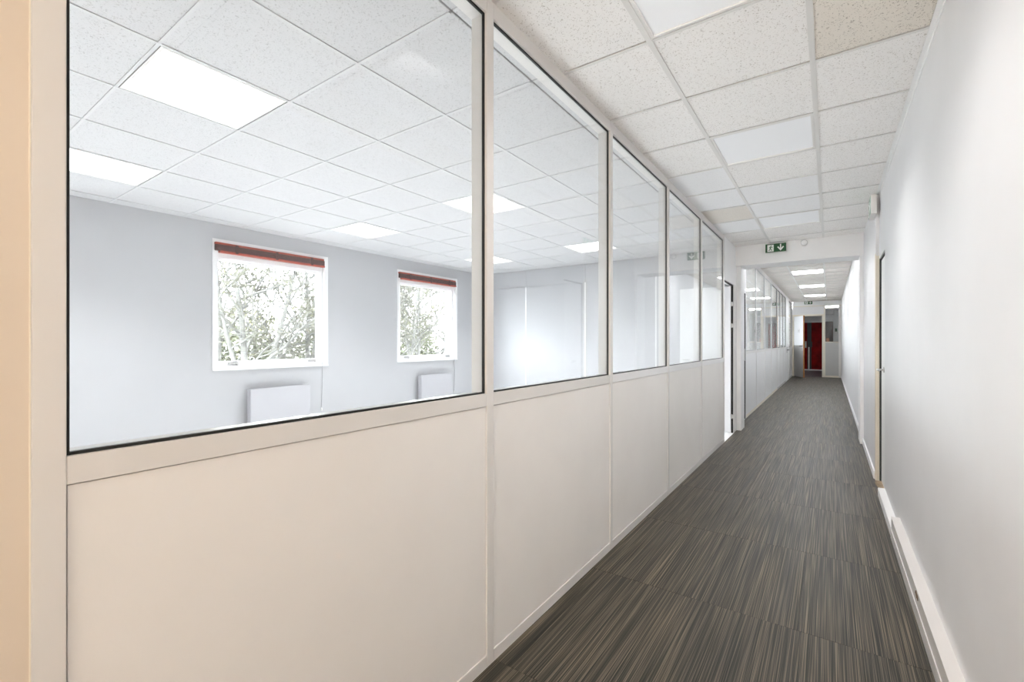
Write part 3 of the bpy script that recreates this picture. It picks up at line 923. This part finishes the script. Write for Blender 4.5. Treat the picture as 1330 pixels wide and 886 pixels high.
# ------------------------------------------------------------------ exit signs
def man_polys():
    """Running figure in unit coordinates (0..1 both ways), list of polygons."""
    P = []
    P.append([(0.60 + 0.075 * math.cos(a * math.pi / 6), 0.86 + 0.075 * math.sin(a * math.pi / 6)) for a in range(12)])
    def limb(a, b, w0, w1):
        dx, dy = b[0] - a[0], b[1] - a[1]
        l = math.hypot(dx, dy)
        nx, ny = -dy / l, dx / l
        P.append([(a[0] + nx * w0, a[1] + ny * w0), (b[0] + nx * w1, b[1] + ny * w1), (b[0] - nx * w1, b[1] - ny * w1), (a[0] - nx * w0, a[1] - ny * w0)])
    limb((0.56, 0.76), (0.44, 0.42), 0.085, 0.07)
    limb((0.55, 0.72), (0.36, 0.68), 0.04, 0.035)
    limb((0.36, 0.68), (0.27, 0.54), 0.035, 0.03)
    limb((0.57, 0.70), (0.70, 0.58), 0.04, 0.035)
    limb((0.70, 0.58), (0.83, 0.66), 0.035, 0.03)
    limb((0.45, 0.46), (0.62, 0.32), 0.06, 0.05)
    limb((0.62, 0.32), (0.66, 0.08), 0.05, 0.04)
    limb((0.43, 0.45), (0.36, 0.22), 0.06, 0.05)
    limb((0.36, 0.22), (0.12, 0.16), 0.045, 0.035)
    return P

def exit_sign(name, org, u, v, n, W, H, depth, label, box_mat, face_mat):
    """org: lower-left corner of the face; u right, v up, n out of the face (unit vectors)."""
    org, u, v, n = Vector(org), Vector(u), Vector(v), Vector(n)
    t = thing('exit_sign', org + u * W / 2 - n * depth, label, 'sign', 'green emergency exit signs')
    def quad(x0, x1, y0, y1):
        return [org + u * x0 + v * y0, org + u * x1 + v * y0, org + u * x1 + v * y1, org + u * x0 + v * y1]
    MB().prism(quad(0, W, 0, H), -n * depth).build('case', box_mat, t, bevel=0.002, seg=1)
    gp_ = MB().prism(quad(0.004, W - 0.004, 0.004, H - 0.004), n * 0.001).build('green_panel', face_mat, t)
    s = H * 0.82
    x0, y0 = W * 0.10, H * 0.06
    dw = s * 0.82
    o1 = n * 0.001
    MB().prism([q + o1 for q in quad(x0, x0 + dw, y0, y0 + s)], n * 0.0006).build('door_symbol', 'white_print', gp_)
    mn = MB()
    for pg in man_polys():
        mn.prism([org + u * (x0 + p[0] * dw) + v * (y0 + p[1] * s) + n * 0.0016 for p in pg], n * 0.0005)
    mn.build('running_figure', 'green', gp_)
    cx, cy = W * 0.74, H * 0.5
    aw = H * 0.36
    k = H * 0.07
    arrow = [(-k, H * 0.40), (k, H * 0.40), (k, -H * 0.10), (aw * 0.72, H * 0.14), (aw, 0.0 + H * 0.02), (0, -H * 0.42), (-aw, H * 0.02), (-aw * 0.72, H * 0.14), (-k, -H * 0.10)]
    MB().prism([org + u * (cx + p[0]) + v * (cy + p[1]) + o1 for p in arrow], n * 0.0006).build('arrow', 'white_print', gp_)
    return t

exit_sign('exit_sign', (-0.726, BY0 - 0.03, 2.514), (1, 0, 0), (0, 0, 1), (0, -1, 0), 0.245, 0.112, 0.029,
          'green exit sign with running figure and down arrow on the lintel', 'green', 'green')
exit_sign('exit_sign', (RX2 - 0.045, 5.52, 2.44), (0, -1, 0), (0, 0, 1), (-1, 0, 0), 0.30, 0.17, 0.045,
          'pale exit light box high on the right wall, seen edge-on', 'plastic', 'pale_green')
exit_sign('exit_sign', (-0.765, FY - 0.03, 2.68), (1, 0, 0), (0, 0, 1), (0, -1, 0), 0.245, 0.125, 0.029,
          'small far green exit sign above the open door', 'green', 'green')

sd = thing('alarm_disc', (-0.276, BY0, 2.6), 'round white alarm disc on the lintel right of the green sign', 'detector')
MB().lathe((-0.276, BY0, 2.598), (0, -1, 0), [(0, 0.044), (0.02, 0.044), (0.028, 0.038)], 32).build('base', 'plastic', sd)
MB().lathe((-0.276, BY0 - 0.028, 2.598), (0, -1, 0), [(0, 0.034), (0.008, 0.033), (0.014, 0.026), (0.016, 0.01)], 32).build('cap', 'wall', sd, smooth=True)
MB().lathe((-0.276, BY0 - 0.0275, 2.598), (0, -1, 0), [(0, 0.0385), (0.002, 0.0385)], 32).build('rim', 'cord', sd)

# ------------------------------------------------------------------ outside: lawn, birches, hedges
lw_ = box('ground', 'gravel', None, -60, OX - 0.3, -30, 60, -0.5, -0.3)
structure(lw_, 'pale gravel ground outside the office windows', 'ground')

def birch(x, y, h, lean, seed, label, splits, forks=None):
    rnd = random.Random(seed)
    t = thing('birch_tree', (x, y, -0.3), label, 'tree', 'birch trees outside the office windows')
    trunk, limbs, twigs, buds = MB(), MB(), MB(), MB()
    def branch(p, d, L, r, lev):
        n = 5 if lev < 2 else 4
        pts, rad = [p.copy()], [r]
        q, dd = p.copy(), d.normalized()
        for k in range(n):
            jit = 0.10 if lev == 0 else 0.22
            dd = (dd + Vector((rnd.uniform(-jit, jit), rnd.uniform(-jit, jit), rnd.uniform(-jit, jit) + (0.05 if lev < 2 else -0.02)))).normalized()
            q = q + dd * L / n
            pts.append(q.copy())
            rad.append(max(r * (1 - 0.62 * (k + 1) / n), 0.015 if lev < 3 else 0.0092))
        (trunk if lev == 0 else limbs if lev < 3 else twigs).tube(pts, rad, 8 if lev == 0 else 6 if lev == 1 else 4 if lev == 2 else 3)
        if lev >= 4:
            if rnd.random() < 0.15:
                c = pts[-1]
                for _ in range(2):
                    e1 = Vector((rnd.uniform(-1, 1), rnd.uniform(-1, 1), rnd.uniform(-1, 1))).normalized() * 0.035
                    e2 = e1.orthogonal().normalized() * 0.02
                    c2 = c + e1 * rnd.uniform(-2, 2)
                    buds.add([c2 - e1, c2 + e2, c2 + e1, c2 - e2], [(0, 1, 2, 3)])
            return
        m = [7, 5, 5, 3][lev]
        for k in range(m):
            f = rnd.uniform(0.25, 1.0) if lev else 0.2 + 0.75 * (k + 0.5) / m
            i = min(int(f * n), n - 1)
            fr_ = f * n - i
            pp = pts[i].lerp(pts[i + 1], fr_)
            rr = rad[i] * (1 - fr_) + rad[i + 1] * fr_
            side = Vector((rnd.uniform(-1, 1), rnd.uniform(-1, 1), rnd.uniform(-0.2, 0.7))).normalized()
            nd = (dd * 0.55 + side).normalized()
            branch(pp, nd, L * rnd.uniform(0.42, 0.62), rr * 0.55, lev + 1)
    for s_d, s_l, s_r in splits:
        branch(Vector((x, y, -0.35)) + Vector((rnd.uniform(-.05, .05), rnd.uniform(-.05, .05), 0)), Vector(s_d), s_l * h, s_r, 0)
    trunk.build('trunk', 'bark', t, smooth=True)
    limbs.build('branches', 'bark', t)
    tag(twigs.build('twigs', 'twig', t), kind='stuff')
    tag(buds.build('buds', 'bud', t), kind='stuff')
    return t

birch(-10.0, 4.75, 3.7, 0, 4, 'many-stemmed pale birch filling the left of the nearer window', [((0.02, -0.05, 1), 1.0, 0.085), ((0.1, 0.26, 1), 0.95, 0.075), ((-0.1, -0.32, 1), 0.9, 0.06)])
birch(-10.6, 6.35, 3.9, 0, 11, 'slender pale birch at the right of the nearer window', [((0.02, -0.04, 1), 1.0, 0.07), ((-0.1, 0.2, 1), 0.8, 0.05)])
birch(-12.5, 5.0, 4.4, 0, 23, 'thin birch standing behind the many-stemmed one', [((0.0, 0.1, 1), 1.0, 0.07)])
birch(-9.6, 8.6, 3.8, 0, 31, 'twiggy birch at the left of the farther window', [((0.0, 0.3, 1), 1.0, 0.05), ((0.0, -0.2, 1), 0.9, 0.045)])
birch(-10.4, 9.9, 3.8, 0, 37, 'leaning birch seen through the farther window', [((0.05, 0.75, 1), 1.1, 0.055), ((0.0, -0.1, 1), 0.9, 0.05)])
birch(-12.2, 11.3, 4.4, 0, 43, 'birch behind the leaning one at the farther window', [((0.0, -0.1, 1), 1.0, 0.06), ((0.1, 0.3, 1), 0.9, 0.05)])

def hedge(x, y0, y1, h, d, seed, label, mat):
    rnd = random.Random(seed)
    t = thing('hedge', (x, (y0 + y1) / 2, -0.3), label, 'hedge', 'hedges behind the birches')
    f = MB()
    for k in range(7000):
        y = rnd.uniform(y0, y1)
        hh = h * (0.82 + 0.18 * math.sin(y * 2.3 + seed) * math.sin(y * 0.9 + 1))
        z = -0.3 + hh * rnd.random() ** 0.8
        xx = x + rnd.gauss(0, d * 0.33)
        c = Vector((xx, y, z))
        e1 = Vector((rnd.uniform(-1, 1), rnd.uniform(-1, 1), rnd.uniform(-1, 1))).normalized() * rnd.uniform(0.06, 0.12)
        e2 = e1.cross(Vector((rnd.uniform(-1, 1), rnd.uniform(-1, 1), rnd.uniform(-1, 1)))).normalized() * 0.05
        f.add([c - e1, c + e2, c + e1, c - e2], [(0, 1, 2, 3)])
    tag(f.build('foliage', mat, t), kind='stuff')
    n = max(2, int((y1 - y0) / 1.2))
    for k in range(n):
        y = y0 + (y1 - y0) * (k + 0.5) / n
        MB().tube([(x, y, -0.35), (x + 0.05, y + 0.06, 0.3), (x, y - 0.05, h * 0.6)], [0.04, 0.03, 0.01], 6).build('stem', 'twig', t)
    return t
hedge(-15.5, 3.5, 16.0, 2.2, 0.9, 5, 'long low green hedge behind the birches', 'hedge')
hedge(-21.0, 2.5, 11.0, 3.9, 1.2, 9, 'taller yellow-green shrub row left behind the hedge', 'bud')
hedge(-21.0, 12.5, 21.0, 4.1, 1.2, 13, 'taller yellow-green shrub row right behind the hedge', 'bud')
